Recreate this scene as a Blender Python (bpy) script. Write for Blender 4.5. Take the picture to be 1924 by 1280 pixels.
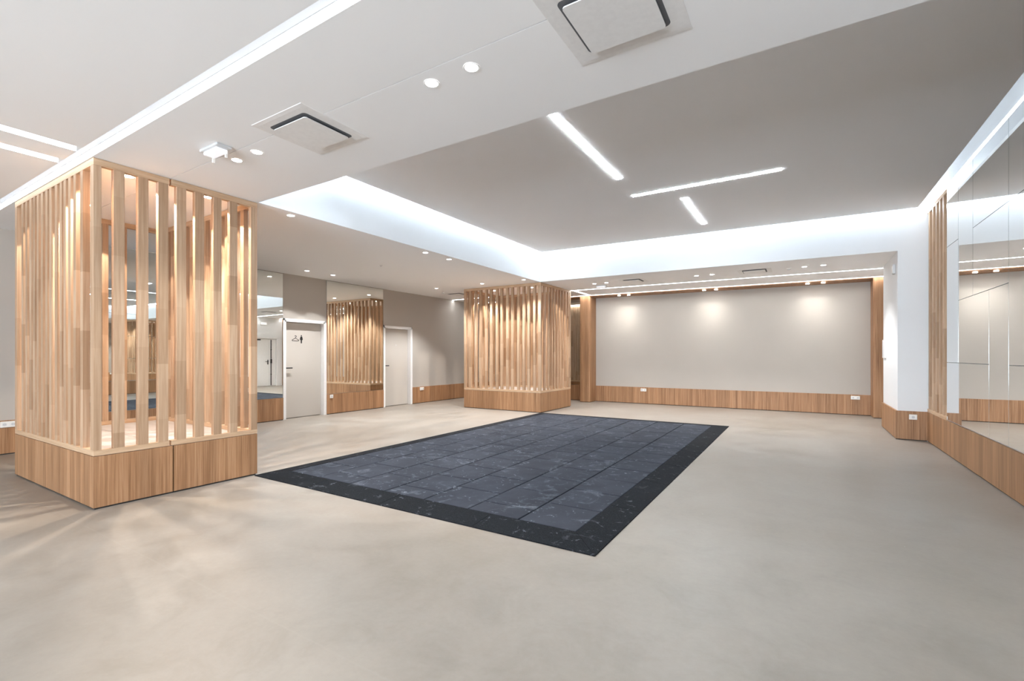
import bpy, bmesh, math, random
from mathutils import Vector

random.seed(7)
for o in list(bpy.data.objects):
    bpy.data.objects.remove(o)
SC = bpy.context.scene
COL = SC.collection

# ---------------------------------------------------------------- camera
YAW = 0.5524                      # optical axis turned left of +Y
cam_d = bpy.data.cameras.new('camera')
cam = bpy.data.objects.new('camera', cam_d)
COL.objects.link(cam)
cam.location = (0, 0, 1.33)
cam.rotation_euler = (math.pi / 2, 0, YAW)
cam_d.sensor_width = 36.0
cam_d.lens = 883.5 / 1924 * 36.0
cam_d.shift_y = (668.7 - 640.0) / 1924
cam_d.clip_start = 0.05
cam_d.clip_end = 60
SC.camera = cam

# ---------------------------------------------------------------- world, exposure
w = bpy.data.worlds.new('world')
SC.world = w
w.use_nodes = True
w.node_tree.nodes['Background'].inputs[0].default_value = (0.8, 0.85, 0.9, 1)
w.node_tree.nodes['Background'].inputs[1].default_value = 0.2
SC.view_settings.view_transform = 'Standard'
SC.view_settings.look = 'None'
SC.view_settings.gamma = 1.0
SC.view_settings.use_curve_mapping = False
SC.view_settings.exposure = 2.22
SC.cycles.max_bounces = 14
SC.cycles.diffuse_bounces = 12
SC.cycles.glossy_bounces = 6
SC.cycles.sample_clamp_indirect = 25.0
SC.cycles.caustics_reflective = False
SC.cycles.caustics_refractive = False

LED = (0.74, 0.88, 1.0)
WARM = (0.97, 0.985, 1.0)
SPOT_W = 25.0
COVE_E = 8.5

# added fill lamp behind the viewpoint to brighten the room; no such source known
dl_ = bpy.data.lights.new('added_fill', 'AREA')
dl_.shape = 'RECTANGLE'; dl_.size = 5.6; dl_.size_y = 2.5; dl_.energy = 315; dl_.color = (0.78, 0.89, 1.0)
do_ = bpy.data.objects.new('added_fill', dl_)
COL.objects.link(do_)
do_.location = (-1.6, -7.75, 1.4); do_.rotation_euler = (math.radians(128), 0, 0)

ZC = 3.043
XL = -9.15       # left wall
XR = 1.66        # mirror wall
YB = 13.02       # back wall
YN = -7.5        # wall behind the camera


def srgb(r, g, b):
    f = lambda c: (c / 255 / 12.92) if c / 255 <= 0.04045 else ((c / 255 + 0.055) / 1.055) ** 2.4
    return (f(r), f(g), f(b), 1)


# ---------------------------------------------------------------- node helper
class NT:
    def __init__(s, name, rough=0.6, spec=0.5, metal=0.0):
        s.m = bpy.data.materials.new(name)
        s.m.use_nodes = True
        s.t = s.m.node_tree
        s.b = s.t.nodes['Principled BSDF']
        s.b.inputs['Roughness'].default_value = rough
        s.b.inputs['Specular IOR Level'].default_value = spec
        s.b.inputs['Metallic'].default_value = metal

    def n(s, typ, **kw):
        nd = s.t.nodes.new(typ)
        for k, v in kw.items():
            if k[:2] == 'i_':
                key = k[2:].replace('_', ' ')
                nd.inputs[int(key) if key.isdigit() else key].default_value = v
            else:
                setattr(nd, k, v)
        return nd

    def l(s, a, b):
        s.t.links.new(a, b)

    def coords(s, scale=(1, 1, 1), rand=0.0):
        tc = s.n('ShaderNodeTexCoord')
        mp = s.n('ShaderNodeMapping')
        mp.inputs['Scale'].default_value = scale
        s.l(tc.outputs['Object'], mp.inputs['Vector'])
        if rand:
            oi = s.n('ShaderNodeObjectInfo')
            mu = s.n('ShaderNodeMath', operation='MULTIPLY')
            mu.inputs[1].default_value = rand
            s.l(oi.outputs['Random'], mu.inputs[0])
            cb = s.n('ShaderNodeCombineXYZ')
            for i in range(3):
                s.l(mu.outputs[0], cb.inputs[i])
            s.l(cb.outputs[0], mp.inputs['Location'])
        return mp.outputs['Vector']

    def noise(s, vec, scale, detail=4, rough=0.55, dist=0.0):
        nz = s.n('ShaderNodeTexNoise')
        nz.inputs['Scale'].default_value = scale
        nz.inputs['Detail'].default_value = detail
        nz.inputs['Roughness'].default_value = rough
        nz.inputs['Distortion'].default_value = dist
        s.l(vec, nz.inputs['Vector'])
        return nz.outputs[0]

    def ramp(s, fac, stops):
        r = s.n('ShaderNodeValToRGB')
        e = r.color_ramp.elements
        while len(e) < len(stops):
            e.new(0.5)
        for el, (p, c) in zip(e, stops):
            el.position = p
            el.color = c
        s.l(fac, r.inputs[0])
        return r.outputs[0]

    def mix(s, fac, a, b, mode='MIX'):
        mx = s.n('ShaderNodeMix', data_type='RGBA', blend_type=mode)
        for sock, v in ((mx.inputs[0], fac), (mx.inputs[6], a), (mx.inputs[7], b)):
            if isinstance(v, (int, float, tuple)):
                sock.default_value = v
            else:
                s.l(v, sock)
        return mx.outputs[2]

    def base(s, out):
        s.l(out, s.b.inputs['Base Color'])

    def bump(s, h, strength=0.1, dist=0.01):
        b = s.n('ShaderNodeBump')
        b.inputs['Strength'].default_value = strength
        b.inputs['Distance'].default_value = dist
        s.l(h, b.inputs['Height'])
        s.l(b.outputs[0], s.b.inputs['Normal'])


def paint(name, c, rough=0.65, var=0.03, spec=0.3):
    t = NT(name, rough, spec)
    v = t.coords()
    nz = t.noise(v, 1.3, 3)
    d = tuple(x * (1 - var) for x in c[:3]) + (1,)
    t.base(t.ramp(nz, [(0.3, d), (0.7, c)]))
    f = t.noise(v, 220, 2)
    t.bump(f, 0.04, 0.002)
    return t.m


def plain(name, c, rough=0.5, metal=0.0, spec=0.5):
    t = NT(name, rough, spec, metal)
    v = t.coords()
    nz = t.noise(v, 30, 2)
    d = tuple(x * 0.96 for x in c[:3]) + (1,)
    t.base(t.ramp(nz, [(0.35, d), (0.65, c)]))
    return t.m


def emis(name, c, s):
    t = NT(name, 0.5)
    t.b.inputs['Base Color'].default_value = (0.8, 0.8, 0.8, 1)
    t.b.inputs['Emission Color'].default_value = c + (1,)
    t.b.inputs['Emission Strength'].default_value = s
    return t.m


M = {}
M['ceil'] = paint('ceiling_paint', (0.95, 0.95, 0.955, 1), 0.8, 0.015)
M['white'] = paint('white_wall_paint', (0.77, 0.775, 0.78, 1), 0.7, 0.015)
M['taupe'] = paint('taupe_wall_paint', srgb(184, 177, 168), 0.7, 0.03)
M['doorpaint'] = paint('door_taupe_paint', srgb(194, 187, 178), 0.55, 0.02)
M['casing'] = plain('white_gloss_paint', (0.86, 0.85, 0.84, 1), 0.35)
M['plastic'] = plain('white_plastic', (0.82, 0.80, 0.76, 1), 0.35)
M['plastic_grey'] = plain('grey_white_plastic', (0.62, 0.62, 0.62, 1), 0.45)
M['black'] = plain('black_metal', (0.012, 0.012, 0.013, 1), 0.4)
M['darkgap'] = plain('dark_recess', (0.13, 0.135, 0.145, 1), 0.8)
M['plinth'] = plain('dark_plinth', (0.03, 0.028, 0.026, 1), 0.8)
M['alu'] = plain('aluminium', (0.6, 0.6, 0.6, 1), 0.35, 1.0)
M['grid'] = plain('coil_grey', (0.25, 0.26, 0.28, 1), 0.6)
M['led'] = emis('led_diffuser', LED, COVE_E)
M['led_slot'] = emis('led_slot_diffuser', (0.85, 0.93, 1.0), 1.1)
M['led_bar'] = emis('led_bar_diffuser', (0.85, 0.93, 1.0), 21.0)
M['led_line'] = emis('led_line_diffuser', (0.95, 0.975, 1.0), 5.0)
M['lens'] = emis('downlight_lens', (1.0, 0.98, 0.95), 8.0)
M['emerg'] = emis('emergency_lens', (0.9, 0.92, 1.0), 0.12)

t = NT('mirror_glass', 0.0, 0.5, 1.0)
t.b.inputs['Base Color'].default_value = (0.86, 0.87, 0.83, 1)
M['mirror'] = t.m
t = NT('mirror_glass_clear', 0.0, 0.5, 1.0)
t.b.inputs['Base Color'].default_value = (0.90, 0.91, 0.90, 1)
M['mirror2'] = t.m
M['mirror_edge'] = plain('mirror_edge_glass', (0.28, 0.32, 0.31, 1), 0.2)


def veneer(name, dark, mid, light, rough=0.5):
    t = NT(name, rough, 0.35)
    v = t.coords((55, 55, 1.1))
    g = t.noise(v, 1.0, 6, 0.65, 0.25)
    col = t.ramp(g, [(0.30, dark), (0.5, mid), (0.70, light)])
    v2 = t.coords((7.0, 7.0, 0.05))
    p = t.noise(v2, 1.0, 1)
    tone = t.ramp(p, [(0.35, (0.82, 0.80, 0.78, 1)), (0.65, (1.1, 1.1, 1.1, 1))])
    t.base(t.mix(1.0, col, tone, 'MULTIPLY'))
    t.bump(g, 0.06, 0.002)
    return t.m


M['veneer'] = veneer('oak_veneer_vertical', srgb(130, 93, 63), srgb(162, 121, 87), srgb(183, 144, 110))

t = NT('solid_beech_finger_jointed', 0.5, 0.35)
v = t.coords((50, 50, 1.6), 9.0)
g = t.noise(v, 1.0, 5, 0.6, 0.4)
col = t.ramp(g, [(0.30, srgb(166, 135, 107)), (0.5, srgb(181, 151, 123)), (0.72, srgb(194, 168, 142))])
tc = t.n('ShaderNodeTexCoord'); oi = t.n('ShaderNodeObjectInfo')
sp = t.n('ShaderNodeSeparateXYZ'); t.l(tc.outputs['Object'], sp.inputs[0])
a = t.n('ShaderNodeMath', operation='MULTIPLY_ADD'); a.inputs[1].default_value = 1.9
mr = t.n('ShaderNodeMath', operation='MULTIPLY'); mr.inputs[1].default_value = 37.0
t.l(oi.outputs['Random'], mr.inputs[0]); t.l(sp.outputs[2], a.inputs[0]); t.l(mr.outputs[0], a.inputs[2])
fl = t.n('ShaderNodeMath', operation='FLOOR'); t.l(a.outputs[0], fl.inputs[0])
wn = t.n('ShaderNodeTexWhiteNoise', noise_dimensions='1D'); t.l(fl.outputs[0], wn.inputs[1])
tone = t.ramp(wn.outputs[0], [(0.0, (0.82, 0.77, 0.72, 1)), (0.5, (1.0, 0.98, 0.96, 1)), (1.0, (1.08, 1.08, 1.08, 1))])
t.base(t.mix(1.0, col, tone, 'MULTIPLY'))
M['beech'] = t.m
t = NT('beech_rail', 0.5, 0.35)
v = t.coords((3, 3, 60), 5.0)
g = t.noise(v, 1.0, 5, 0.6, 0.4)
t.base(t.ramp(g, [(0.3, srgb(184, 150, 118)), (0.7, srgb(208, 178, 147))]))
M['rail'] = t.m

t = NT('pale_platform_board', 0.55, 0.3)
v = t.coords((2, 14, 1))
t.base(t.ramp(t.noise(v, 1.0, 4), [(0.3, srgb(186, 177, 170)), (0.7, srgb(204, 197, 192))]))
M['platform'] = t.m

# polished concrete floor
t = NT('polished_concrete', 0.42, 0.38)
v = t.coords()
big = t.noise(v, 0.55, 5, 0.6, 0.3)
mid = t.noise(v, 2.6, 7, 0.65, 0.5)
fine = t.noise(v, 26, 6, 0.7)
c1 = t.ramp(big, [(0.30, srgb(141, 131, 119)), (0.5, srgb(147, 138, 128)), (0.70, srgb(152, 145, 136))])
c2 = t.ramp(mid, [(0.30, (0.84, 0.83, 0.81, 1)), (0.5, (0.98, 0.975, 0.97, 1)), (0.70, (1.07, 1.07, 1.07, 1))])
c3 = t.ramp(fine, [(0.3, (0.96, 0.96, 0.955, 1)), (0.7, (1.03, 1.03, 1.03, 1))])
cc = t.mix(1.0, t.mix(1.0, c1, c2, 'MULTIPLY'), c3, 'MULTIPLY')
# scattered small pits
vor = t.n('ShaderNodeTexVoronoi', feature='F1'); vor.inputs['Scale'].default_value = 2.2
t.l(v, vor.inputs['Vector'])
spk = t.ramp(vor.outputs['Distance'], [(0.0, (1, 1, 1, 1)), (0.012, (0, 0, 0, 1))])
cc = t.mix(spk, cc, (0.75, 0.72, 0.68, 1))
# filled joint across the slab
sp = t.n('ShaderNodeSeparateXYZ'); t.l(v, sp.inputs[0])
wob = t.n('ShaderNodeMath', operation='MULTIPLY_ADD'); wob.inputs[1].default_value = 0.02
t.l(mid, wob.inputs[0]); t.l(sp.outputs[1], wob.inputs[2])
df = t.n('ShaderNodeMath', operation='SUBTRACT'); df.inputs[1].default_value = 1.385
t.l(wob.outputs[0], df.inputs[0])
ab = t.n('ShaderNodeMath', operation='ABSOLUTE'); t.l(df.outputs[0], ab.inputs[0])
ln = t.ramp(ab.outputs[0], [(0.0, (0.22, 0.22, 0.22, 1)), (0.009, (0, 0, 0, 1))])
cc = t.mix(ln, cc, srgb(156, 149, 140))
t.base(cc)
rr = t.ramp(mid, [(0.3, (0.36, 0.36, 0.36, 1)), (0.7, (0.50, 0.50, 0.50, 1))])
t.l(rr, t.b.inputs['Roughness'])
M['floor'] = t.m


def rubber(name, c0, c1, dust, lo, hi, fine=0.0):
    t = NT(name, 0.8, 0.10)
    v = t.coords((1, 1, 1), 13.0)
    vw = t.coords((1, 1, 1))
    n1 = t.noise(v, 1.8, 4, 0.6)
    col = t.ramp(n1, [(0.3, c0), (0.7, c1)])
    n2 = t.noise(vw, 4.2, 6, 0.62, 1.4)
    n3 = t.noise(vw, 38, 4, 0.7)
    d = t.ramp(n2, [(lo, (0, 0, 0, 1)), (hi, (0.85, 0.85, 0.85, 1))])
    n3r = t.ramp(n3, [(0.35, (0.25, 0.25, 0.25, 1)), (0.65, (1, 1, 1, 1))])
    dm = t.mix(1.0, d, n3r, 'MULTIPLY')
    col = t.mix(dm, col, dust)
    n5 = t.noise(vw, 7.5, 3, 0.5, 2.2)
    n6 = t.noise(vw, 60, 5, 0.75, 0.6)
    s5 = t.ramp(n5, [(0.64, (0, 0, 0, 1)), (0.70, (1, 1, 1, 1))])
    s6 = t.ramp(n6, [(0.48, (0.05, 0.05, 0.05, 1)), (0.60, (0.9, 0.9, 0.9, 1))])
    col = t.mix(t.mix(1.0, s5, s6, 'MULTIPLY'), col, dust)
    if fine:
        n4 = t.noise(vw, 300, 3, 0.8)
        f = t.ramp(n4, [(0.5, (0, 0, 0, 1)), (0.75, (fine, fine, fine, 1))])
        col = t.mix(f, col, (0.25, 0.27, 0.30, 1))
    t.base(col)
    t.bump(t.noise(vw, 260, 3), 0.25, 0.002)
    return t.m


M['tile'] = rubber('rubber_tile_grey', srgb(46, 49, 56), srgb(60, 63, 71), srgb(128, 134, 142), 0.56, 0.80)
M['tile_edge'] = rubber('rubber_edge_black', srgb(8, 10, 14), srgb(12, 15, 20), srgb(110, 116, 124), 0.60, 0.82, 0.22)
M['chalk'] = rubber('chalk_dust', srgb(120, 130, 145), srgb(150, 160, 174), srgb(190, 198, 208), 0.4, 0.6)


# ---------------------------------------------------------------- mesh helpers
def bx(bm, x0, x1, y0, y1, z0, z1, bev=0.0):
    if x0 > x1: x0, x1 = x1, x0
    if y0 > y1: y0, y1 = y1, y0
    r = bmesh.ops.create_cube(bm, size=1.0)
    for vt in r['verts']:
        vt.co = Vector(((x0 + x1) / 2 + vt.co.x * (x1 - x0), (y0 + y1) / 2 + vt.co.y * (y1 - y0), (z0 + z1) / 2 + vt.co.z * (z1 - z0)))
    if bev:
        es = list({e for vt in r['verts'] for e in vt.link_edges})
        bmesh.ops.bevel(bm, geom=es, offset=bev, segments=2, affect='EDGES', profile=0.5)


def cyl(bm, c, r, h, seg=24, r2=None, axis='Z'):
    g = bmesh.ops.create_cone(bm, cap_ends=True, segments=seg, radius1=r, radius2=r if r2 is None else r2, depth=h)
    for vt in g['verts']:
        x, y, z = vt.co
        if axis == 'X': x, y, z = z, x, y
        if axis == 'Y': x, y, z = x, z, y
        vt.co = Vector((c[0] + x, c[1] + y, c[2] + z))


def prism(bm, pts, z0, z1):
    lo = [bm.verts.new((x, y, z0)) for x, y in pts]
    hi = [bm.verts.new((x, y, z1)) for x, y in pts]
    n = len(pts)
    bm.faces.new(lo[::-1]); bm.faces.new(hi)
    for i in range(n):
        bm.faces.new((lo[i], lo[(i + 1) % n], hi[(i + 1) % n], hi[i]))


def solid(bm, corners):
    """eight corners: four below, four above, same winding"""
    vs = [bm.verts.new(c) for c in corners]
    for f in ((3, 2, 1, 0), (4, 5, 6, 7), (0, 1, 5, 4), (1, 2, 6, 5), (2, 3, 7, 6), (3, 0, 4, 7)):
        bm.faces.new([vs[i] for i in f])


def obj(name, bm, mat, parent=None, smooth=False):
    bmesh.ops.recalc_face_normals(bm, faces=bm.faces[:])
    me = bpy.data.meshes.new(name)
    bm.to_mesh(me); bm.free()
    me.materials.append(mat)
    if smooth:
        for p in me.polygons: p.use_smooth = True
    o = bpy.data.objects.new(name, me)
    COL.objects.link(o)
    if parent is not None:
        o.parent = parent
        o.matrix_parent_inverse = parent_inv(parent)
    return o


def parent_inv(p):
    from mathutils import Matrix
    m = Matrix.Translation(p.location)
    q = p.parent
    while q is not None:          # parts keep world-space meshes
        q = q.parent
    return m.inverted()


def B(name, mat, parent, *a, bev=0.0):
    bm = bmesh.new(); bx(bm, *a, bev=bev)
    return obj(name, bm, mat, parent)


def struct(name, bm, mat):
    o = obj(name, bm, mat)
    o['kind'] = 'structure'
    return o


def SB(name, mat, *a, bev=0.0):
    bm = bmesh.new(); bx(bm, *a, bev=bev)
    return struct(name, bm, mat)


def thing(name, label, cat, loc, group=None):
    o = bpy.data.objects.new(name, None)
    o.empty_display_size = 0.1
    COL.objects.link(o)
    o.location = loc
    o['label'] = label; o['category'] = cat
    if group: o['group'] = group
    return o


def tag(o, label, cat, group=None):
    o['label'] = label; o['category'] = cat
    if group: o['group'] = group
    return o


# ================================================================ floor
SB('floor', M['floor'], XL - 0.3, 2.4, YN - 0.2, YB + 0.2, -0.12, 0.0)

# ================================================================ ceiling (low soffit, with slots and coffer cut out)
YC0, YC1 = 2.985, 9.61            # coffer
XC0 = -5.17
tilt = lambda x, y: (0.0062 * (x - XC0) if (x > XC0 and y > 9.3) else 0.0)
zc = lambda x, y: ZC - tilt(x, y)

S_B = (-9.15, 1.62, 1.44, 1.545)
S_A1 = (-5.175, -5.05, -3.6, 1.44)
S_A2 = (-5.615, -5.485, -3.6, 1.44)
S_L1 = (-9.15, 1.6, 11.34, 11.395)
S_L2 = (-9.15, 1.6, 12.49, 12.54)
S_V = (-5.15, -5.07, 11.395, 12.49)
JOINT = (-7.3, 1.66, 2.130, 2.136)
coffer = (XC0, 2.2, YC0, YC1)
holes = [S_B, S_A1, S_A2, S_L1, S_L2, S_V, JOINT, coffer]
X0, X1, Y0, Y1 = XL - 0.2, 2.2, YN - 0.1, YB + 0.2
xs = sorted({X0, X1} | {h[0] for h in holes if h[0] > X0} | {h[1] for h in holes if h[1] < X1})
ys = sorted({Y0, Y1} | {h[2] for h in holes} | {h[3] for h in holes})
bm = bmesh.new()
for i in range(len(xs) - 1):
    for j in range(len(ys) - 1):
        cx, cy = (xs[i] + xs[i + 1]) / 2, (ys[j] + ys[j + 1]) / 2
        if any(h[0] < cx < h[1] and h[2] < cy < h[3] for h in holes):
            continue
        x0, x1, y0, y1 = xs[i], xs[i + 1], ys[j], ys[j + 1]
        z0, z1 = zc(x0 + 1e-4, cy), zc(x1, cy)
        solid(bm, [(x0, y0, z0), (x1, y0, z1), (x1, y1, z1), (x0, y1, z0),
                   (x0, y0, 3.20), (x1, y0, 3.20), (x1, y1, 3.20), (x0, y1, 3.20)])
for h in holes[:-2]:              # slot roofs
    bx(bm, h[0] - 0.02, h[1] + 0.02, h[2] - 0.02, h[3] + 0.02, 3.17, 3.24)
bx(bm, JOINT[0], JOINT[1], JOINT[2] - 0.01, JOINT[3] + 0.01, 3.16, 3.24)
struct('ceiling', bm, M['ceil'])

# raised coffer: floating panel, recess roof, upstand walls
bm = bmesh.new()
solid(bm, [(-4.88, 3.22, 3.59), (1.505, 3.22, 3.59), (1.505, 9.33, 3.59), (-4.83, 9.06, 3.59),
           (-4.88, 3.22, 3.63), (1.505, 3.22, 3.63), (1.505, 9.33, 3.63), (-4.83, 9.06, 3.63)])
struct('ceiling', bm, M['ceil'])
bm = bmesh.new()
bx(bm, XC0 - 0.1, 2.2, YC0 - 0.1, YC1 + 0.1, 3.86, 3.92)
struct('ceiling', bm, M['ceil'])
bm = bmesh.new()
q = 0.0015
bx(bm, XC0 - 0.06, XC0 + q, YC0 - 0.06, YC1 + 0.12, ZC + q, 3.87)
bx(bm, XC0, 1.75, YC0 - 0.06, YC0 + q, ZC + q, 3.87)
solid(bm, [(XC0, YC1 - q, zc(XC0, 10) + q), (1.3, YC1 - q, zc(1.3, 10) + q), (1.3, YC1 + .12, zc(1.3, 10) + q), (XC0, YC1 + .12, zc(XC0, 10) + q),
           (XC0, YC1 - q, 3.87), (1.3, YC1 - q, 3.87), (1.3, YC1 + .12, 3.87), (XC0, YC1 + .12, 3.87)])
struct('trim_1', bm, M['white'])

# ================================================================ walls
D1 = (5.83, 6.81); D2 = (8.57, 9.56); DH = 2.08
bm = bmesh.new()
for y0, y1 in ((YN, D1[0]), (D1[1], D2[0]), (D2[1], YB + 0.1)):
    bx(bm, XL - 0.2, XL, y0, y1, 0, 3.06)
for d in (D1, D2):
    bx(bm, XL - 0.2, XL, d[0], d[1], DH, 3.06)
    bx(bm, XL - 0.26, XL - 0.2, d[0] - 0.1, d[1] + 0.1, 0, DH + 0.1)
struct('wall_left', bm, M['taupe'])
bm = bmesh.new()
bx(bm, XL - 0.2, 2.2, YB, YB + 0.15, 0, 3.10)
struct('wall_back', bm, M['taupe'])
bm = bmesh.new()
bx(bm, 1.68, 2.2, YN, 8.475, 0, 3.87)
bx(bm, 1.725, 2.2, 8.475, 9.62, 0, 3.87)
struct('wall_right', bm, M['white'])
bm = bmesh.new()
bx(bm, 1.30, 2.0, YC1 - 0.002, 11.15, 0, 3.87)
struct('wall_right_return', bm, M['white'])
bm = bmesh.new()
bx(bm, 1.60, 2.2, 11.15, 11.30, 0, 3.10)
bx(bm, 1.60, 2.2, 12.36, YB, 0, 3.10)
bx(bm, 1.60, 2.2, 11.30, 12.36, 2.12, 3.10)
bx(bm, 1.78, 2.2, 11.30, 12.36, 0, 2.12)
struct('wall_alcove', bm, M['white'])
bm = bmesh.new()
bx(bm, XL - 0.2, -8.6, YN - 0.12, YN, 0, 3.06); bx(bm, 1.2, 2.2, YN - 0.12, YN, 0, 3.06)
bx(bm, -8.6, 1.2, YN - 0.12, YN, 0, 0.15); bx(bm, -8.6, 1.2, YN - 0.12, YN, 2.85, 3.06)
struct('wall_front', bm, M['white'])
bm = bmesh.new()
for k in range(6):
    x = -8.6 + k * 1.96
    bx(bm, x - 0.03, x + 0.03, YN - 0.10, YN - 0.04, 0.15, 2.85)
bx(bm, -8.6, 1.2, YN - 0.10, YN - 0.04, 0.15, 0.2); bx(bm, -8.6, 1.2, YN - 0.10, YN - 0.04, 2.8, 2.85)
struct('added_window_1', bm, M['casing'])  # invented glazing and opening, out of view, made for the added fill lamp

# baseboards -----------------------------------------------------
HB = 0.458


def board(bm, bm2, x0, x1, y0, y1, inset):
    """a wood board with a dark plinth set back under it"""
    bx(bm, x0, x1, y0, y1, 0.014, HB)
    ix0, ix1, iy0, iy1 = x0, x1, y0, y1
    if inset == '+x': ix1 -= 0.012
    if inset == '-x': ix0 += 0.012
    if inset == '-y': iy0 += 0.012
    bx(bm2, ix0, ix1, iy0, iy1, 0.0, 0.0145)


def boards(name, segs, inset):
    bm, bm2 = bmesh.new(), bmesh.new()
    for s in segs:
        board(bm, bm2, *s, inset)
    o = struct(name, bm, M['veneer'])
    obj('plinth', bm2, M['plinth'], o)
    return o


boards('baseboard_left', [(XL, XL + 0.022, YN + .02, D1[0] - 0.03), (XL, XL + 0.022, D1[1] + 0.03, D2[0] - 0.03), (XL, XL + 0.022, D2[1] + 0.03, YB - 0.03)], '+x')
boards('baseboard_back', [(-9.12, -5.46, YB - 0.03, YB), (-5.135, 1.295, YB - 0.03, YB)], '-y')
boards('baseboard_right', [(1.655, 1.68, YN + .02, 8.475), (1.655, 1.725, 8.475, 9.60)], '-x')
bm, bm2 = bmesh.new(), bmesh.new()
board(bm, bm2, 1.275, 1.655, YC1 - 0.025, YC1, '-y')
board(bm, bm2, 1.275, 1.30, YC1, 11.15, '-x')
o = struct('baseboard_right_return', bm, M['veneer']); obj('plinth', bm2, M['plinth'], o)

# wood portal round the back wall ---------------------------------
bm = bmesh.new()
pts = []
def rounded(x0, x1, y0, y1, r, n=5):
    p = []
    for cx, cy, a0 in ((x0 + r, y0 + r, 180), (x1 - r, y0 + r, 270)):
        for k in range(n + 1):
            a = math.radians(a0 + 90 * k / n)
            p.append((cx + r * math.cos(a), cy + r * math.sin(a)))
    p += [(x1, y1), (x0, y1)]
    return p
prism(bm, rounded(-5.46, -5.135, 12.565, YB, 0.04), 0.014, 3.04)
o = struct('trim_2', bm, M['veneer'])
B('plinth', M['plinth'], o, -5.445, -5.15, 12.58, YB, 0, 0.014)
bm = bmesh.new()
prism(bm, rounded(1.295, 1.60, 12.565, YB, 0.012, 2), 0.014, 2.998)
o = struct('trim_3', bm, M['veneer'])
B('plinth', M['plinth'], o, 1.31, 1.60, 12.58, YB, 0, 0.014)
bm = bmesh.new()
for xa, xb in ((XL + 0.01, -5.46), (-5.135, 1.295)):
    za, zb = 3.028, 3.028 - tilt(xb, 12)
    solid(bm, [(xa, 12.565, za), (xb, 12.565, zb), (xb, YB, zb - 0.015), (xa, YB, za - 0.015),
               (xa, 12.565, 3.03 if 0 else za + 0.014), (xb, 12.565, zb + 0.014), (xb, YB, zb + 0.014), (xa, YB, za + 0.014)])
struct('trim_4', bm, M['veneer'])

# ================================================================ doors on the left wall
def door(name, ya, yb, picto):
    bm = bmesh.new()
    for y0, y1, z0, z1 in ((ya, ya + 0.035, 0, DH), (yb - 0.035, yb, 0, DH), (ya, yb, DH - 0.035, DH)):
        bx(bm, XL - 0.17, XL + 0.012, y0, y1, z0, z1)
    for y0, y1, z0, z1 in ((ya - 0.03, ya + 0.004, 0, DH + 0.03), (yb - 0.004, yb + 0.03, 0, DH + 0.03), (ya - 0.03, yb + 0.03, DH - 0.004, DH + 0.03)):
        bx(bm, XL, XL + 0.016, y0, y1, z0, z1)
    root = struct(name, bm, M['casing'])
    xf = XL - 0.10
    B('door_leaf', M['doorpaint'], root, xf - 0.04, xf, ya + 0.04, yb - 0.04, 0.012, DH - 0.04)
    # lever handle
    bm = bmesh.new()
    cyl(bm, (xf + 0.006, ya + 0.085, 1.07), 0.026, 0.012, 20, axis='X')
    cyl(bm, (xf + 0.03, ya + 0.085, 1.07), 0.010, 0.06, 14, axis='X')
    bx(bm, xf + 0.044, xf + 0.064, ya + 0.075, ya + 0.215, 1.059, 1.083, bev=0.004)
    obj('door_handle', bm, M['black'], root)
    bm = bmesh.new()
    if picto:
        cyl(bm, (xf + 0.004, ya + 0.085, 0.97), 0.02, 0.008, 16, axis='X')
        obj('lock_rose', bm, M['doorpaint'], root)
        # coat hanger pictogram
        cy, cz = ya + 0.32, 1.70
        bm = bmesh.new()
        def stroke(p, wd=0.010):
            for (a0, b0), (a1, b1) in zip(p, p[1:]):
                dx, dz = a1 - a0, b1 - b0
                L = math.hypot(dx, dz)
                nx, nz = -dz / L * wd / 2, dx / L * wd / 2
                ex, ez = dx / L * wd * 0.3, dz / L * wd * 0.3
                q = [(a0 - ex + nx, b0 - ez + nz), (a1 + ex + nx, b1 + ez + nz), (a1 + ex - nx, b1 + ez - nz), (a0 - ex - nx, b0 - ez - nz)]
                solid(bm, [(xf, cy + a, cz + b) for a, b in q] + [(xf + 0.002, cy + a, cz + b) for a, b in q])
        stroke([(0, 0.01), (-0.075, -0.03), (-0.08, -0.042), (-0.07, -0.05), (0.07, -0.05), (0.08, -0.042), (0.075, -0.03), (0, 0.01), (0, 0.025), (0.018, 0.035), (0.02, 0.05), (0.008, 0.062), (-0.01, 0.058), (-0.014, 0.05)])
        obj('hanger_pictogram', bm, M['black'], root)
        bm = bmesh.new()
        py = ya + 0.46
        cyl(bm, (xf + 0.001, py, 1.765), 0.013, 0.003, 16, axis='X')
        q = [(-0.018, 1.748), (0.018, 1.748), (0.034, 1.695), (0.030, 1.672), (0.016, 1.672), (0.014, 1.60), (-0.014, 1.60), (-0.016, 1.672), (-0.030, 1.672), (-0.034, 1.695)]
        lo = [bm.verts.new((xf, py + a, b)) for a, b in q]; hi = [bm.verts.new((xf + 0.002, py + a, b)) for a, b in q]
        bm.faces.new(lo[::-1]); bm.faces.new(hi)
        for i in range(len(q)):
            bm.faces.new((lo[i], lo[(i + 1) % len(q)], hi[(i + 1) % len(q)], hi[i]))
        obj('person_pictogram', bm, M['black'], root)
    else:
        cyl(bm, (xf + 0.004, ya + 0.085, 0.96), 0.020, 0.008, 16, axis='X')
        obj('lock_rose', bm, M['plastic_grey'], root)
        bm = bmesh.new()
        cyl(bm, (xf + 0.002, (ya + yb) / 2 + 0.02, 1.62), 0.013, 0.005, 14, axis='X')
        bx(bm, xf, xf + 0.003, (ya + yb) / 2 + 0.015, (ya + yb) / 2 + 0.025, 1.585, 1.61)
        obj('door_viewer', bm, M['plastic_grey'], root)


door('door_1', *D1, True)
door('door_2', *D2, False)

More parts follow.
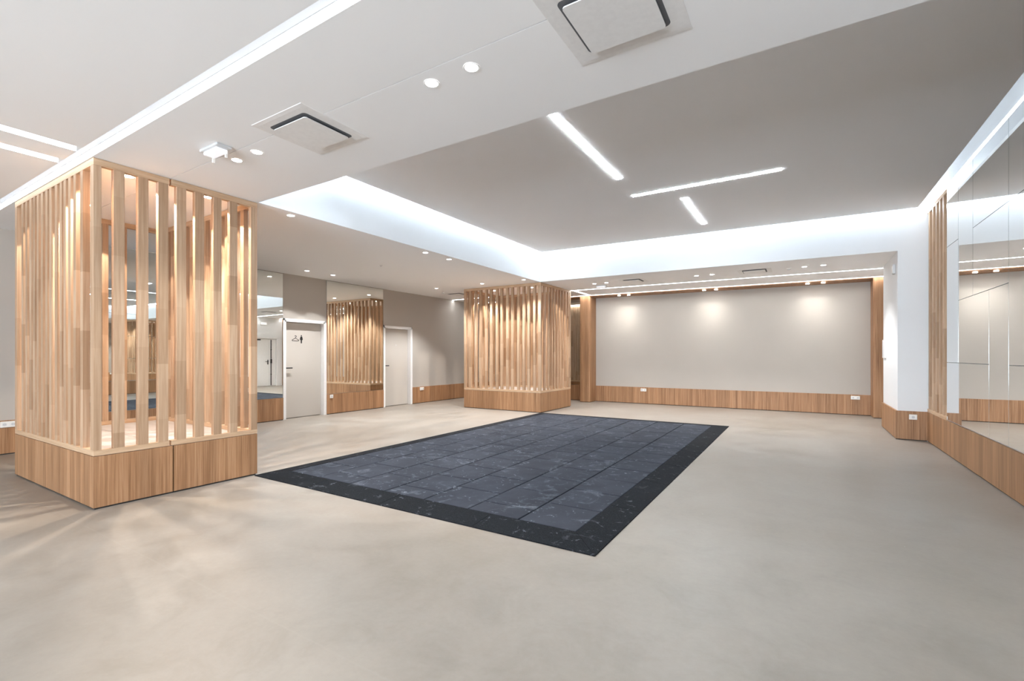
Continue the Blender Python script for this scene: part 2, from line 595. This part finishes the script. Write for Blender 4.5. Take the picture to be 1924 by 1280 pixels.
# white fire door in the alcove beyond the niche (seen in the mirrors)
bm = bmesh.new()
for y0, y1, z0, z1 in ((11.30, 11.34, 0, 2.12), (12.32, 12.36, 0, 2.12), (11.30, 12.36, 2.08, 2.12)):
    bx(bm, 1.61, 1.78, y0, y1, z0, z1)
root = struct('door_3', bm, M['casing'])
B('door_leaf', M['casing'], root, 1.70, 1.74, 11.345, 12.02, 0.012, 2.075)
B('door_leaf', M['casing'], root, 1.70, 1.74, 12.028, 12.315, 0.012, 2.075)
bm = bmesh.new(); bx(bm, 1.675, 1.70, 12.09, 12.115, 0.03, 2.03)
bx(bm, 1.655, 1.70, 12.075, 12.13, 1.0, 1.18); bx(bm, 1.665, 1.70, 12.08, 12.125, 1.58, 1.61); bx(bm, 1.665, 1.70, 12.08, 12.125, .5, .53)
obj('espagnolette_bar', bm, M['black'], root)
bm = bmesh.new(); bx(bm, 1.69, 1.70, 11.94, 11.98, .95, 1.15); bx(bm, 1.65, 1.70, 11.95, 11.97, 1.07, 1.09); bx(bm, 1.65, 1.665, 11.83, 11.97, 1.07, 1.09)
obj('door_handle', bm, M['black'], root)
B('door_closer', M['black'], root, 1.66, 1.70, 11.36, 11.62, 2.0, 2.05)

# ================================================================ mirrors
def mirror(name, a, label, group, mat, ax='x'):
    root = thing(name, label, 'mirror', ((a[0] + a[1]) / 2, (a[2] + a[3]) / 2, a[4]), group)
    B('backing', M['mirror_edge'], root, *a)
    e = 0.0012
    if ax == '+x': g = (a[1], a[1] + 0.001, a[2] + e, a[3] - e, a[4] + e, a[5] - e)
    if ax == '-x': g = (a[0] - 0.001, a[0], a[2] + e, a[3] - e, a[4] + e, a[5] - e)
    if ax == '-y': g = (a[0] + e, a[1] - e, a[2] - 0.001, a[2], a[4] + e, a[5] - e)
    B('mirror_pane', mat, root, *g)
    return root


GL = 'full-height mirrors on the left wall'
for y0, y1, lb in ((1.98, 3.14, 'tall wall mirror on the left wall seen between the slats of the nearer enclosure'),
                   (3.146, 4.46, 'hidden middle pane of the left wall mirror behind the nearer slatted enclosure'),
                   (4.466, 5.795, 'narrow tall mirror left of the restroom door, reflecting a white door')):
    mirror('wall_mirror', (XL + 0.001, XL + 0.008, y0, y1, HB + 0.006, 3.03), lb, GL, M['mirror'], '+x')
mirror('wall_mirror', (XL + 0.001, XL + 0.008, 6.845, 8.535, HB + 0.006, 3.03), 'tall mirror between the two taupe doors, reflecting the slatted enclosure', GL, M['mirror'], '+x')
mirror('wall_mirror', (-9.12, -5.465, YB - 0.008, YB - 0.001, HB + 0.006, 2.93), 'mirror on the back wall, seen in the gap left of the wood pillar', None, M['mirror'], '-y')

GR = 'mirror panels on the right wall'
RP = [(7.92, 8.465, 2.79, 3.585, 'small upper mirror panel just right of the wood slats, topmost'),
      (7.92, 8.465, 1.24, 2.79, 'tall narrow mirror panel directly right of the wood slats, mid height'),
      (7.33, 7.92, 2.02, 3.585, 'second mirror panel from the wood slats, reaching the cove light'),
      (6.24, 7.33, 2.79, 3.585, 'wide top mirror panel, third from the slats under the cove light'),
      (6.24, 7.33, 2.02, 2.79, 'mirror panel above eye level reflecting the back niche light lines'),
      (6.79, 7.92, 1.24, 2.02, 'squarish mirror panel at eye height right of the slats'),
      (6.79, 8.465, HB + .012, 1.24, 'long low mirror panel on the wood plinth beside the slats'),
      (6.24, 6.79, HB + .012, 2.02, 'tall slim lower mirror panel on the plinth, right of the long low one'),
      (5.10, 6.24, 2.79, 3.585, 'top mirror panel at the right picture edge'),
      (5.10, 6.24, 1.24, 2.79, 'large mirror panel at the right picture edge, eye height'),
      (5.10, 6.24, HB + .012, 1.24, 'low mirror panel on the plinth at the right picture edge'),
      (4.0, 5.10, HB + .012, 2.02, 'lower mirror panel just past the right picture edge'),
      (4.0, 5.10, 2.02, 3.585, 'upper mirror panel just past the right picture edge'),
      (3.0, 4.0, HB + .012, 1.24, 'last low mirror panel under the near edge of the coffer'),
      (3.0, 4.0, 1.24, 3.585, 'last tall mirror panel under the near edge of the coffer')]
for y0, y1, z0, z1, lb in RP:
    g = 0.0025
    mirror('mirror_panel', (1.663, 1.679, y0 + g, y1 - g, z0 + g, z1 - g), lb, GR, M['mirror2'], '-x')

# slat screen at the end of the mirror wall
root = thing('slat_screen', 'narrow screen of five vertical wood slats between the white wall and the mirror panels', 'screen', (1.69, 9.0, HB))
B('rail', M['rail'], root, 1.66, 1.72, 8.475, 9.595, HB, HB + 0.05)
B('rail', M['rail'], root, 1.66, 1.72, 8.475, 9.595, 3.53, 3.585)
for y in (9.50, 9.27, 9.06, 8.855, 8.66):
    B('slat', M['beech'], root, 1.662, 1.718, y - 0.036, y + 0.036, HB + 0.05, 3.53)

# ================================================================ slatted enclosures
def enclosure(label, x0, x1, y0, y1, front, right, back, left, base_cuts_f, base_cuts_r, gap_r=None, zt=3.040, sw=0.05):
    """front: face at y0 (looks to -y), right: face at x1 (looks to +x)"""
    root = thing('slatted_enclosure', label, 'partition', ((x0 + x1) / 2, (y0 + y1) / 2, 0), 'slatted wood enclosures')
    D = 0.052
    # base panels
    T = 0.022
    def panel(a): B('base_panel', M['veneer'], root, *a, bev=0.0015)
    cuts = [x0] + base_cuts_f + [x1]
    for i, (a, b) in enumerate(zip(cuts, cuts[1:])):
        panel((a + (0.002 if i else 0), b - (0.002 if b != x1 else 0), y0, y0 + T, 0.014, HB))
    cuts = [y0 + T] + base_cuts_r + [y1]
    for i, (a, b) in enumerate(zip(cuts, cuts[1:])):
        panel((x1 - T, x1, a + (0.005 if i else 0), b - (0.005 if b != y1 else 0), 0.014, HB))
    panel((x0, x1 - T, y1 - T, y1, 0.014, HB))
    panel((x0, x0 + T, y0 + T, y1 - T, 0.014, HB))
    B('plinth', M['plinth'], root, x0 + 0.012, x1 - 0.012, y0 + 0.012, y1 - 0.012, 0, 0.0142)
    # inner platform
    xm, ym = -6.2 if y0 < 5 else (x0 + x1) / 2, (y0 + y1) / 2 - 0.1
    for a, b in ((x0 + T, xm), (xm, x1 - T)):
        for c_, d_ in ((y0 + T, ym), (ym, y1 - T)):
            B('platform_board', M['platform'], root, a + 0.002, b - 0.002, c_ + 0.002, d_ - 0.002, HB - 0.03, HB + 0.004)
    # rails
    zr, zt0 = HB + 0.052, zt - 0.058
    for z0, z1 in ((HB + .0045, zr), (zt0, zt)):
        segs = [(y0, y1)] if gap_r is None else [(y0, gap_r - 0.008), (gap_r + 0.008, y1)]
        for a, b in segs:
            B('rail', M['rail'], root, x1 - D, x1, a, b, z0, z1, bev=0.001)
        B('rail', M['rail'], root, x0 + D, x1 - D, y0, y0 + D, z0, z1, bev=0.001)
        B('rail', M['rail'], root, x0 + D, x1 - D, y1 - D, y1, z0, z1, bev=0.001)
        B('rail', M['rail'], root, x0, x0 + D, y0, y1, z0, z1, bev=0.001)
    def slat(a): B('slat', M['beech'], root, a[0], a[1], a[2], a[3], zr, zt0, bev=0.001)
    for a, b in front: slat((a, b, y0 + 0.001, y0 + D))
    for a, b in right: slat((x1 - D, x1 - 0.001, a, b))
    for a, b in back: slat((a, b, y1 - D, y1 - 0.001))
    for a, b in left: slat((x0 + 0.001, x0 + D, a, b))
    for a in ((x1 - 0.075, x1, y0, y0 + 0.055), (x1 - D, x1, y1 - 0.07, y1), (x0, x0 + 0.07, y0, y0 + D), (x0, x0 + 0.07, y1 - D, y1)):
        B('post', M['beech'], root, *a, zr, zt0, bev=0.002)
    return root


E1 = (-7.47, -5.19, 1.555, 2.985)
f1 = [(-7.235, -7.174), (-7.100, -7.038), (-6.960, -6.895), (-6.837, -6.774), (-6.722, -6.659), (-6.589, -6.527), (-6.455, -6.39), (-6.334, -6.271),
      (-6.175, -6.11), (-6.035, -5.977), (-5.93, -5.87), (-5.807, -5.744), (-5.675, -5.612), (-5.505, -5.442)]
r1 = [(1.695, 1.775), (1.876, 1.956), (2.035, 2.118), (2.188, 2.272), (2.352, 2.436), (2.528, 2.606), (2.69, 2.768)]
b1 = [(x, x + 0.07) for x in [-7.29 + 0.168 * i for i in range(12)]]
l1 = [(1.74 + 0.19 * i, 1.80 + 0.19 * i) for i in range(6)]
enclosure('large nearer slatted wood enclosure on a veneer base at the left', *E1, f1, r1, b1, l1, [-6.77], [2.16], gap_r=2.135)
E2 = (-7.40, -5.165, 9.65, 11.32)
f2 = [(-7.225 + 0.1475 * i, -7.168 + 0.1475 * i) for i in range(14)][:13]
f2 = [(a, a + 0.062) for a in (-7.236, -7.066, -6.915, -6.745, -6.592, -6.425, -6.286, -6.12, -5.978, -5.81, -5.66, -5.525, -5.37)]
r2 = [(a, a + 0.055) for a in (9.858, 10.045, 10.22, 10.365, 10.535, 10.70, 10.845, 11.02, 11.17)]
b2 = [(-7.31 + 0.0865 * i, -7.235 + 0.0865 * i) for i in range(24)]
l2 = [(9.80 + 0.165 * i, 9.86 + 0.165 * i) for i in range(9)]
enclosure('smaller far slatted wood enclosure at the corner of the grey rubber mat', *E2, f2, r2, b2, l2, [-6.5], [], sw=0.05)

# ================================================================ rubber tile mat
MX0, MX1, MY0, MY1 = -5.16, -1.165, 2.935, 9.66
IX0, IX1, IY0, IY1 = -4.93, -1.425, 3.215, 9.40
H0, H1 = 0.008, 0.026
root = thing('rubber_tile_mat', 'large mat of dusty blue-grey rubber tiles with black ramp border on the concrete floor', 'mat', ((MX0 + MX1) / 2, (MY0 + MY1) / 2, 0))
ncol, nrow = 7, 12
cw, rh = (IX1 - IX0) / ncol, (IY1 - IY0) / nrow
g = 0.0055
B('underlay', M['plinth'], root, IX0, IX1, IY0, IY1, 0.0, 0.008)
for i in range(ncol):
    xb = IX1 - i * cw; xa = xb - cw
    yy = [IY0] + [IY0 + (k + (0.5 if i % 2 else 1.0)) * rh for k in range(nrow + 1)]
    yy = [y for y in yy if y < IY1 - 0.05] + [IY1]
    for a, b in zip(yy, yy[1:]):
        dz = random.uniform(-0.0012, 0.0012)
        B('tile', M['tile'], root, xa + g, xb - g, a + g, b - g, 0.008, H1 + dz, bev=0.006)


def strip(pts):
    """border piece: outer edge low, inner edge high.  pts: outer a, outer b, inner b, inner a"""
    bm = bmesh.new()
    (ax, ay), (bx_, by), (cx, cy), (dx, dy) = pts
    solid(bm, [(ax, ay, 0), (bx_, by, 0), (cx, cy, 0), (dx, dy, 0), (ax, ay, H0), (bx_, by, H0), (cx, cy, H1), (dx, dy, H1)])
    obj('border_strip', bm, M['tile_edge'], root)


e = 0.002
cuts = [MX0, -4.24, -3.21, -2.18, MX1]
for i in range(4):
    a, b = cuts[i], cuts[i + 1]
    strip([(a + e, MY0), (b - e, MY0), (b - e if i < 3 else IX1, IY0 - e), (a + e if i else IX0, IY0 - e)])
    strip([(b - e, MY1), (a + e, MY1), (a + e if i else IX0, IY1 + e), (b - e if i < 3 else IX1, IY1 + e)])
cuts = [MY0, 3.955, 4.94, 5.80, 6.76, 7.85, 8.73, MY1]
for i in range(7):
    a, b = cuts[i], cuts[i + 1]
    strip([(MX1, a + e), (MX1, b - e), (IX1 + e, b - e if i < 6 else IY1), (IX1 + e, a + e if i else IY0)])
    strip([(MX0, b - e), (MX0, a + e), (IX0 - e, a + e if i else IY0), (IX0 - e, b - e if i < 6 else IY1)])

# ================================================================ downlights
def downlight_proto():
    bm = bmesh.new()
    n = 32
    prof = [(0.036, 0.012), (0.040, -0.002), (0.047, -0.003), (0.049, 0.000)]
    rings = [[bm.verts.new((r * math.cos(2 * math.pi * k / n), r * math.sin(2 * math.pi * k / n), z)) for k in range(n)] for r, z in prof]
    for ra, rb in zip(rings, rings[1:]):
        for k in range(n):
            bm.faces.new((ra[k], ra[(k + 1) % n], rb[(k + 1) % n], rb[k]))
    me_ring = bpy.data.meshes.new('trim_ring')
    bmesh.ops.recalc_face_normals(bm, faces=bm.faces[:]); bm.to_mesh(me_ring); bm.free(); me_ring.materials.append(M['casing'])
    bm = bmesh.new()
    cyl(bm, (0, 0, 0.001), 0.0395, 0.003, 32)
    me_lens = bpy.data.meshes.new('lens'); bm.to_mesh(me_lens); bm.free(); me_lens.materials.append(M['lens'])
    return me_ring, me_lens


RING, LENS = downlight_proto()


def downlight(x, y, z, label, group, power=SPOT_W, ang=84, col=WARM, blend=0.25, peak=0):
    root = thing('downlight', label, 'ceiling light', (x, y, z), group)
    for nm, me in (('trim_ring', RING), ('lens', LENS)):
        o = bpy.data.objects.new(nm, me); COL.objects.link(o); o.parent = root
    L = bpy.data.lights.new('downlight_beam', 'SPOT')
    L.energy = power; L.color = col; L.spot_size = math.radians(ang); L.spot_blend = blend; L.shadow_soft_size = 0.03
    if peak:      # reflector profile: intensity rises steeply towards the beam axis
        L.use_nodes = True
        nt = L.node_tree; em = nt.nodes['Emission']
        def mth(op, a, b=None):
            n = nt.nodes.new('ShaderNodeMath'); n.operation = op
            for i, q in enumerate((a, b)):
                if q is None: continue
                if isinstance(q, (int, float)): n.inputs[i].default_value = q
                else: nt.links.new(q, n.inputs[i])
            return n.outputs[0]
        tc = nt.nodes.new('ShaderNodeTexCoord'); sx = nt.nodes.new('ShaderNodeSeparateXYZ')
        nt.links.new(tc.outputs['Normal'], sx.inputs[0])
        z2 = mth('MULTIPLY', sx.outputs[2], sx.outputs[2])
        s2 = mth('MAXIMUM', mth('SUBTRACT', 1.0, z2), 0.02)
        f = mth('MINIMUM', mth('POWER', s2, -1.1), peak)
        nt.links.new(f, em.inputs['Strength'])
    o = bpy.data.objects.new('downlight_beam', L); COL.objects.link(o); o.parent = root
    o.location = (0, 0, -0.012)
    return root


GD = 'recessed round downlights'
DL = [(-1.67, 2.25, 'right one of the pair of downlights nearest the camera'),
      (-1.98, 2.25, 'left one of the pair of downlights nearest the camera'),
      (-3.90, 2.24, 'right one of the downlight pair beside the small emergency lamp'),
      (-4.21, 2.24, 'left one of the downlight pair beside the small emergency lamp'),
      (-5.31, 3.47, 'single downlight on the low ceiling just right of the nearer enclosure'),
      (-5.32, 5.89, 'downlight near the coffer edge, left of the close pair above the mat'),
      (-5.33, 6.52, 'downlight near the coffer edge, right of the close pair above the mat'),
      (-8.49, 5.90, 'downlight over the restroom door, left of its pair'),
      (-8.47, 6.50, 'downlight over the restroom door, right of its pair'),
      (-7.90, 9.16, 'downlight in front of the second taupe door'),
      (-6.46, 9.13, 'downlight above the front face of the far enclosure, left one'),
      (-5.33, 9.15, 'downlight above the near corner of the far enclosure, right one'),
      (-4.18, 10.50, 'niche ceiling downlight at far left above the small emergency lamp'),
      (-3.88, 10.49, 'niche ceiling downlight just left of the left air conditioning cassette'),
      (-1.90, 10.52, 'left downlight of the pair between the two niche cassettes'),
      (-1.59, 10.51, 'right downlight of the pair between the two niche cassettes'),
      (0.04, 10.45, 'left downlight of the pair right of the niche smoke detector'),
      (0.34, 10.44, 'right downlight of the pair right of the niche smoke detector')]
for x, y, lb in DL:
    if x < -7: p = SPOT_W * 2.8
    elif x < -5.2: p = SPOT_W * 1.9
    else: p = SPOT_W * (0.6 if y < 3 else 1.0)
    if x < -8: downlight(x, y, zc(x, y) - 0.0005, lb, GD, 6.0, 86, blend=0.15, peak=7.0)
    else: downlight(x, y, zc(x, y) - 0.0005, lb, GD, p, 110, blend=0.5)
GW = 'downlights washing the back wall'
for x, lb in ((-4.33, 'leftmost wall washing downlight in the wood soffit'), (-4.06, 'second wall washing downlight from the left in the wood soffit'),
              (-2.11, 'left one of the middle downlight pair in the wood soffit'), (-1.83, 'right one of the middle downlight pair in the wood soffit'),
              (0.11, 'left one of the right downlight pair in the wood soffit'), (0.41, 'rightmost wall washing downlight in the wood soffit')):
    downlight(x, 12.71, 3.012 - tilt(x, 12) - 0.006, lb, GW, 0.95, 106, (1, 0.98, 0.95), 0.10, peak=7.0)
downlight(-7.6, 12.79, 3.012, 'soffit downlight over the back mirror behind the far enclosure', None, 7.0, 86, (1, 0.86, 0.72), 0.12)
# inside the enclosures
for x, y, lb in ((-5.47, 1.90, 'downlight inside the nearer enclosure close to its front corner'), (-5.46, 2.60, 'downlight inside the nearer enclosure close to its rear right side'),
                 (-6.9, 2.02, 'downlight inside the nearer enclosure close to its left side'),
                 (-5.75, 10.3, 'downlight inside the far enclosure on its right'), (-6.9, 10.3, 'downlight inside the far enclosure on its left')):
    r_ = downlight(x, y, ZC - 0.0005, lb, 'downlights inside the enclosures', 38.0 if (x, y) == (-5.47, 1.90) else 20.0, 122 if y < 2 else 112, (1.0, 0.87, 0.74), 0.12)
    for c_ in r_.children:
        if c_.type == 'LIGHT': c_.data.shadow_soft_size = 0.015

# ================================================================ LED strips
def led(label, a, mat=None, group='light strips in ceiling slots', housing=None):
    root = thing('light_strip', label, 'strip light', ((a[0] + a[1]) / 2, (a[2] + a[3]) / 2, a[4]), group)
    B('diffuser', mat or M['led'], root, *a)
    if housing:
        B('housing', M['alu'], root, *housing)
    return root


led('long slot light running over the front of the nearer enclosure', (S_B[0] + .01, S_B[1] - .01, 1.525, 1.5445, 3.046, 3.085), M['led_slot'], housing=(S_B[0] + .01, S_B[1] - .01, 1.525, 1.5445, 3.085, 3.092))
led('upper left slot light ending at the corner of the nearer enclosure', (-5.17, -5.145, -3.59, 1.43, 3.046, 3.085), M['led_slot'], housing=(-5.17, -5.145, -3.59, 1.43, 3.085, 3.092))
led('lower left slot light parallel to the one meeting the enclosure corner', (-5.61, -5.585, -3.59, 1.43, 3.046, 3.085), M['led_slot'], housing=(-5.61, -5.585, -3.59, 1.43, 3.085, 3.092))
def sled(label, x0, x1, y0, y1):
    root = thing('light_strip', label, 'strip light', ((x0 + x1) / 2, (y0 + y1) / 2, ZC), 'light strips in ceiling slots')
    bm = bmesh.new(); ym = (y0 + y1) / 2
    xa = x0
    segs = [(x0, XC0), (XC0, x1)] if x0 < XC0 < x1 else [(x0, x1)]
    for p, q in segs:
        za, zb = zc(p + 1e-3, ym) + 0.006, zc(q, ym) + 0.006
        solid(bm, [(p, y0, za), (q, y0, zb), (q, y1, zb), (p, y1, za), (p, y0, za + .02), (q, y0, zb + .02), (q, y1, zb + .02), (p, y1, za + .02)])
    obj('diffuser', bm, M['led_line'], root)
    return root
sled('front one of the two parallel light lines across the niche ceiling', S_L1[0] + .01, S_L1[1] - .01, S_L1[2] + .002, S_L1[3] - .002)
sled('rear light line across the niche ceiling along the wood soffit', S_L2[0] + .01, S_L2[1] - .01, S_L2[2] + .002, S_L2[3] - .002)
sled('short light line joining the two niche lines near the wood pillar', S_V[0] + .002, S_V[1] - .002, S_V[2], S_V[3])

# cove strips of the coffer
GC = 'cove lights round the raised ceiling'
led('cove light along the left side of the raised ceiling', (XC0 + .002, XC0 + .022, YC0 + .02, YC1 - .03, 3.675, 3.705), group=GC)
root = thing('light_strip', 'cove light along the far side of the raised ceiling over the niche', 'strip light', (-1.8, YC1, 3.65), GC)
bm = bmesh.new()
solid(bm, [(XC0 + .03, YC1 - .022, 3.675), (1.64, YC1 - .022, 3.60), (1.64, YC1 - .002, 3.60), (XC0 + .03, YC1 - .002, 3.675),
           (XC0 + .03, YC1 - .022, 3.705), (1.64, YC1 - .022, 3.625), (1.64, YC1 - .002, 3.625), (XC0 + .03, YC1 - .002, 3.705)])
obj('diffuser', bm, M['led'], root)
led('cove light along the top of the right mirror wall', (XR - .006, XR + .014, 3.0, YC1 - .04, 3.592, 3.612), M['led_slot'], group=GC)
led('cove light along the near side of the raised ceiling', (XC0 + .03, 1.62, YC0 + .002, YC0 + .022, 3.675, 3.705), group=GC)

# linear lights in the raised ceiling
for a, lb in (((-2.02, -1.955, 3.93, 5.83), 'long recessed light bar nearest the low beam'),
              ((-2.04, -0.21, 6.515, 6.585), 'crosswise recessed light bar parallel to the niche'),
              ((-1.465, -1.40, 7.01, 8.58), 'short recessed light bar furthest into the raised ceiling')):
    root = thing('linear_ceiling_light', lb, 'ceiling light', ((a[0] + a[1]) / 2, (a[2] + a[3]) / 2, 3.59), 'linear lights in the raised ceiling')
    B('housing', M['casing'], root, a[0] - 0.003, a[1] + 0.003, a[2] - 0.003, a[3] + 0.003, 3.5875, 3.592)
    B('diffuser', M['led_bar'], root, a[0], a[1], a[2], a[3], 3.5845, 3.5875)

# ================================================================ air conditioning cassettes
def rrect(x0, x1, y0, y1, r, n=5):
    p = []
    for cx, cy, a0 in ((x0 + r, y0 + r, 180), (x1 - r, y0 + r, 270), (x1 - r, y1 - r, 0), (x0 + r, y1 - r, 90)):
        for k in range(n + 1):
            a = math.radians(a0 + 90 * k / n)
            p.append((cx + r * math.cos(a), cy + r * math.sin(a)))
    return p


def cassette(x0, x1, y0, y1, z, label):
    root = thing('air_cassette', label, 'air conditioner', ((x0 + x1) / 2, (y0 + y1) / 2, z), 'ceiling air conditioning cassettes')
    bm = bmesh.new()
    levels = [(0.0, 0.0, 0.005), (0.003, -0.003, 0.005), (0.035, -0.005, 0.008), (0.085, -0.004, 0.03), (0.10, 0.0, 0.03)]
    rings = []
    for ins, dz, r in levels:
        rings.append([bm.verts.new((px, py, z + dz)) for px, py in rrect(x0 + ins, x1 - ins, y0 + ins, y1 - ins, r)])
    for ra, rb in zip(rings, rings[1:]):
        n = len(ra)
        for k in range(n):
            bm.faces.new((ra[k], ra[(k + 1) % n], rb[(k + 1) % n], rb[k]))
    obj('frame', bm, M['casing'], root)
    B('air_slot', M['darkgap'], root, x0 + 0.085, x1 - 0.085, y0 + 0.085, y1 - 0.085, z - 0.0035, z - 0.0005)
    bm = bmesh.new()
    prism(bm, rrect(x0 + 0.108, x1 - 0.108, y0 + 0.108, y1 - 0.108, 0.02), z - 0.024, z - 0.018)
    o = obj('panel', bm, M['casing'], root)
    B('panel_hub', M['darkgap'], root, (x0 + x1) / 2 - .1, (x0 + x1) / 2 + .1, (y0 + y1) / 2 - .1, (y0 + y1) / 2 + .1, z - 0.019, z - 0.003)
    return root


cassette(-3.485, -2.885, 1.955, 2.555, ZC, 'white air cassette between the two nearest downlight pairs')
cassette(-1.105, -0.485, 1.965, 2.585, ZC, 'white air cassette cut by the top edge of the picture')
cassette(-3.52, -2.96, 10.2, 10.78, ZC - tilt(-3.2, 11), 'left white air cassette in the niche ceiling')
cassette(-1.10, -0.50, 10.2, 10.80, ZC - tilt(-0.8, 11), 'right white air cassette in the niche ceiling')
cassette(-8.45, -7.85, 10.05, 10.65, ZC, 'white air cassette on the ceiling left of the far enclosure')

# ================================================================ small ceiling fittings
def emergency(x, y, z, label):
    root = thing('emergency_light', label, 'emergency light', (x, y, z), 'ceiling emergency lights')
    bm = bmesh.new(); bx(bm, x - 0.14, x + 0.14, y - 0.06, y + 0.06, z - 0.022, z - 0.0003, bev=0.006)
    obj('housing', bm, M['plastic_grey'], root)
    bm = bmesh.new(); bx(bm, x - 0.105, x + 0.105, y - 0.045, y + 0.045, z - 0.05, z - 0.022, bev=0.008)
    obj('lens', bm, M['emerg'], root)
    for dx in (-0.12, 0.08):
        bm = bmesh.new(); bx(bm, x + dx, x + dx + 0.012, y + 0.03, y + 0.05, z - 0.085, z - 0.02, bev=0.003)
        obj('clip', bm, M['plastic'], root)


emergency(-4.12, 2.02, ZC, 'small box shaped emergency lamp beside the nearer downlight pair')
emergency(-4.15, 10.86, zc(-4.15, 10.8), 'small emergency lamp at the far left of the niche ceiling')


def detector(x, y, z, r, label):
    root = thing('smoke_detector', label, 'smoke detector', (x, y, z), 'small ceiling detectors')
    bm = bmesh.new(); cyl(bm, (x, y, z - 0.006), r, 0.0115, 24); obj('base', bm, M['plastic'], root)
    bm = bmesh.new(); cyl(bm, (x, y, z - 0.02), r * 0.45, 0.0165, 20, r * 0.7); obj('sensor', bm, M['plastic_grey'], root)


detector(-6.75, 6.25, ZC, 0.035, 'tiny round detector on the low ceiling between the door mirrors and the coffer')
detector(-0.21, 10.52, zc(-.21, 10.5), 0.045, 'small round detector on the niche ceiling left of the right downlight pair')
detector(-8.3, 9.9, ZC, 0.03, 'tiny round detector near the cassette beside the far enclosure')

# ================================================================ sockets
def socket(p, nrm, w, label, n=2):
    """p: centre on the surface, nrm: '+x', '-y'"""
    root = thing('wall_socket', label, 'socket', p, 'white wall sockets')
    x, y, z = p
    h = 0.082
    def P(name, mat, u0, u1, z0, z1, d0, d1, bev=0.0):
        if nrm == '+x': return B(name, mat, root, x + d0, x + d1, y + u0, y + u1, z + z0, z + z1, bev=bev)
        return B(name, mat, root, x + u0, x + u1, y - d1, y - d0, z + z0, z + z1, bev=bev)
    P('plate', M['plastic'], -w / 2, w / 2, -h / 2, h / 2, 0.0005, 0.018, 0.007)
    for k in range(n):
        c = (k - (n - 1) / 2) * (w / n)
        bm = bmesh.new()
        if nrm == '+x': cyl(bm, (x + 0.019, y + c, z), 0.021, 0.003, 20, axis='X')
        else: cyl(bm, (x + c, y - 0.019, z), 0.021, 0.003, 20, axis='Y')
        o = obj('outlet', bm, M['plastic_grey'], root)
        for s in (-0.007, 0.007):
            bm = bmesh.new()
            if nrm == '+x': cyl(bm, (x + 0.0207, y + c + s, z), 0.0026, 0.001, 10, axis='X')
            else: cyl(bm, (x + c + s, y - 0.0207, z), 0.0026, 0.001, 10, axis='Y')
            h_ = obj('pin_hole', bm, M['black'], root)


socket((XL + .022, 1.84, 0.405), '+x', 0.16, 'double white socket on the wood skirting at the left picture edge')
socket((XL + .022, 6.96, 0.405), '+x', 0.085, 'single white socket on the skirting under the mirror between the doors', 1)
socket((XL + .022, 9.95, 0.40), '+x', 0.16, 'double white socket on the skirting right of the second taupe door')
socket((-3.73, YB - .03, 0.385), '-y', 0.16, 'double white socket on the back wall skirting, near the wood pillar')
socket((1.02, YB - .03, 0.39), '-y', 0.17, 'double white socket at the right end of the back wall skirting')
socket((1.485, YC1 - .025, 0.368), '-y', 0.10, 'single white socket on the skirting below the white wall beside the slats', 1)

# wall devices on the return wall
root = thing('wall_panel', 'upright white notice frame fixed to the side of the white wall return', 'panel', (1.3, 10.93, 1.46))
B('frame', M['plastic'], root, 1.272, 1.2995, 10.80, 11.04, 1.29, 1.625, bev=0.004)
B('sheet', M['plastic_grey'], root, 1.2705, 1.272, 10.815, 11.025, 1.31, 1.595)
B('hanger', M['black'], root, 1.2712, 1.272, 10.90, 10.94, 1.602, 1.612)
root = thing('alarm_sounder', 'small grey and white device high on the white wall return', 'alarm', (1.3, 9.85, 2.75))
B('body', M['plastic_grey'], root, 1.262, 1.2995, 9.80, 9.90, 2.67, 2.825, bev=0.006)
B('cap', M['plastic'], root, 1.258, 1.262, 9.81, 9.89, 2.69, 2.80)
root = thing('exit_sign', 'small illuminated exit sign over the white alcove door', 'sign', (1.6, 11.7, 2.75))
B('housing', M['plastic'], root, 1.565, 1.5995, 11.55, 11.85, 2.66, 2.80, bev=0.004)
B('pictogram', M['emerg'], root, 1.5635, 1.565, 11.57, 11.83, 2.68, 2.78)
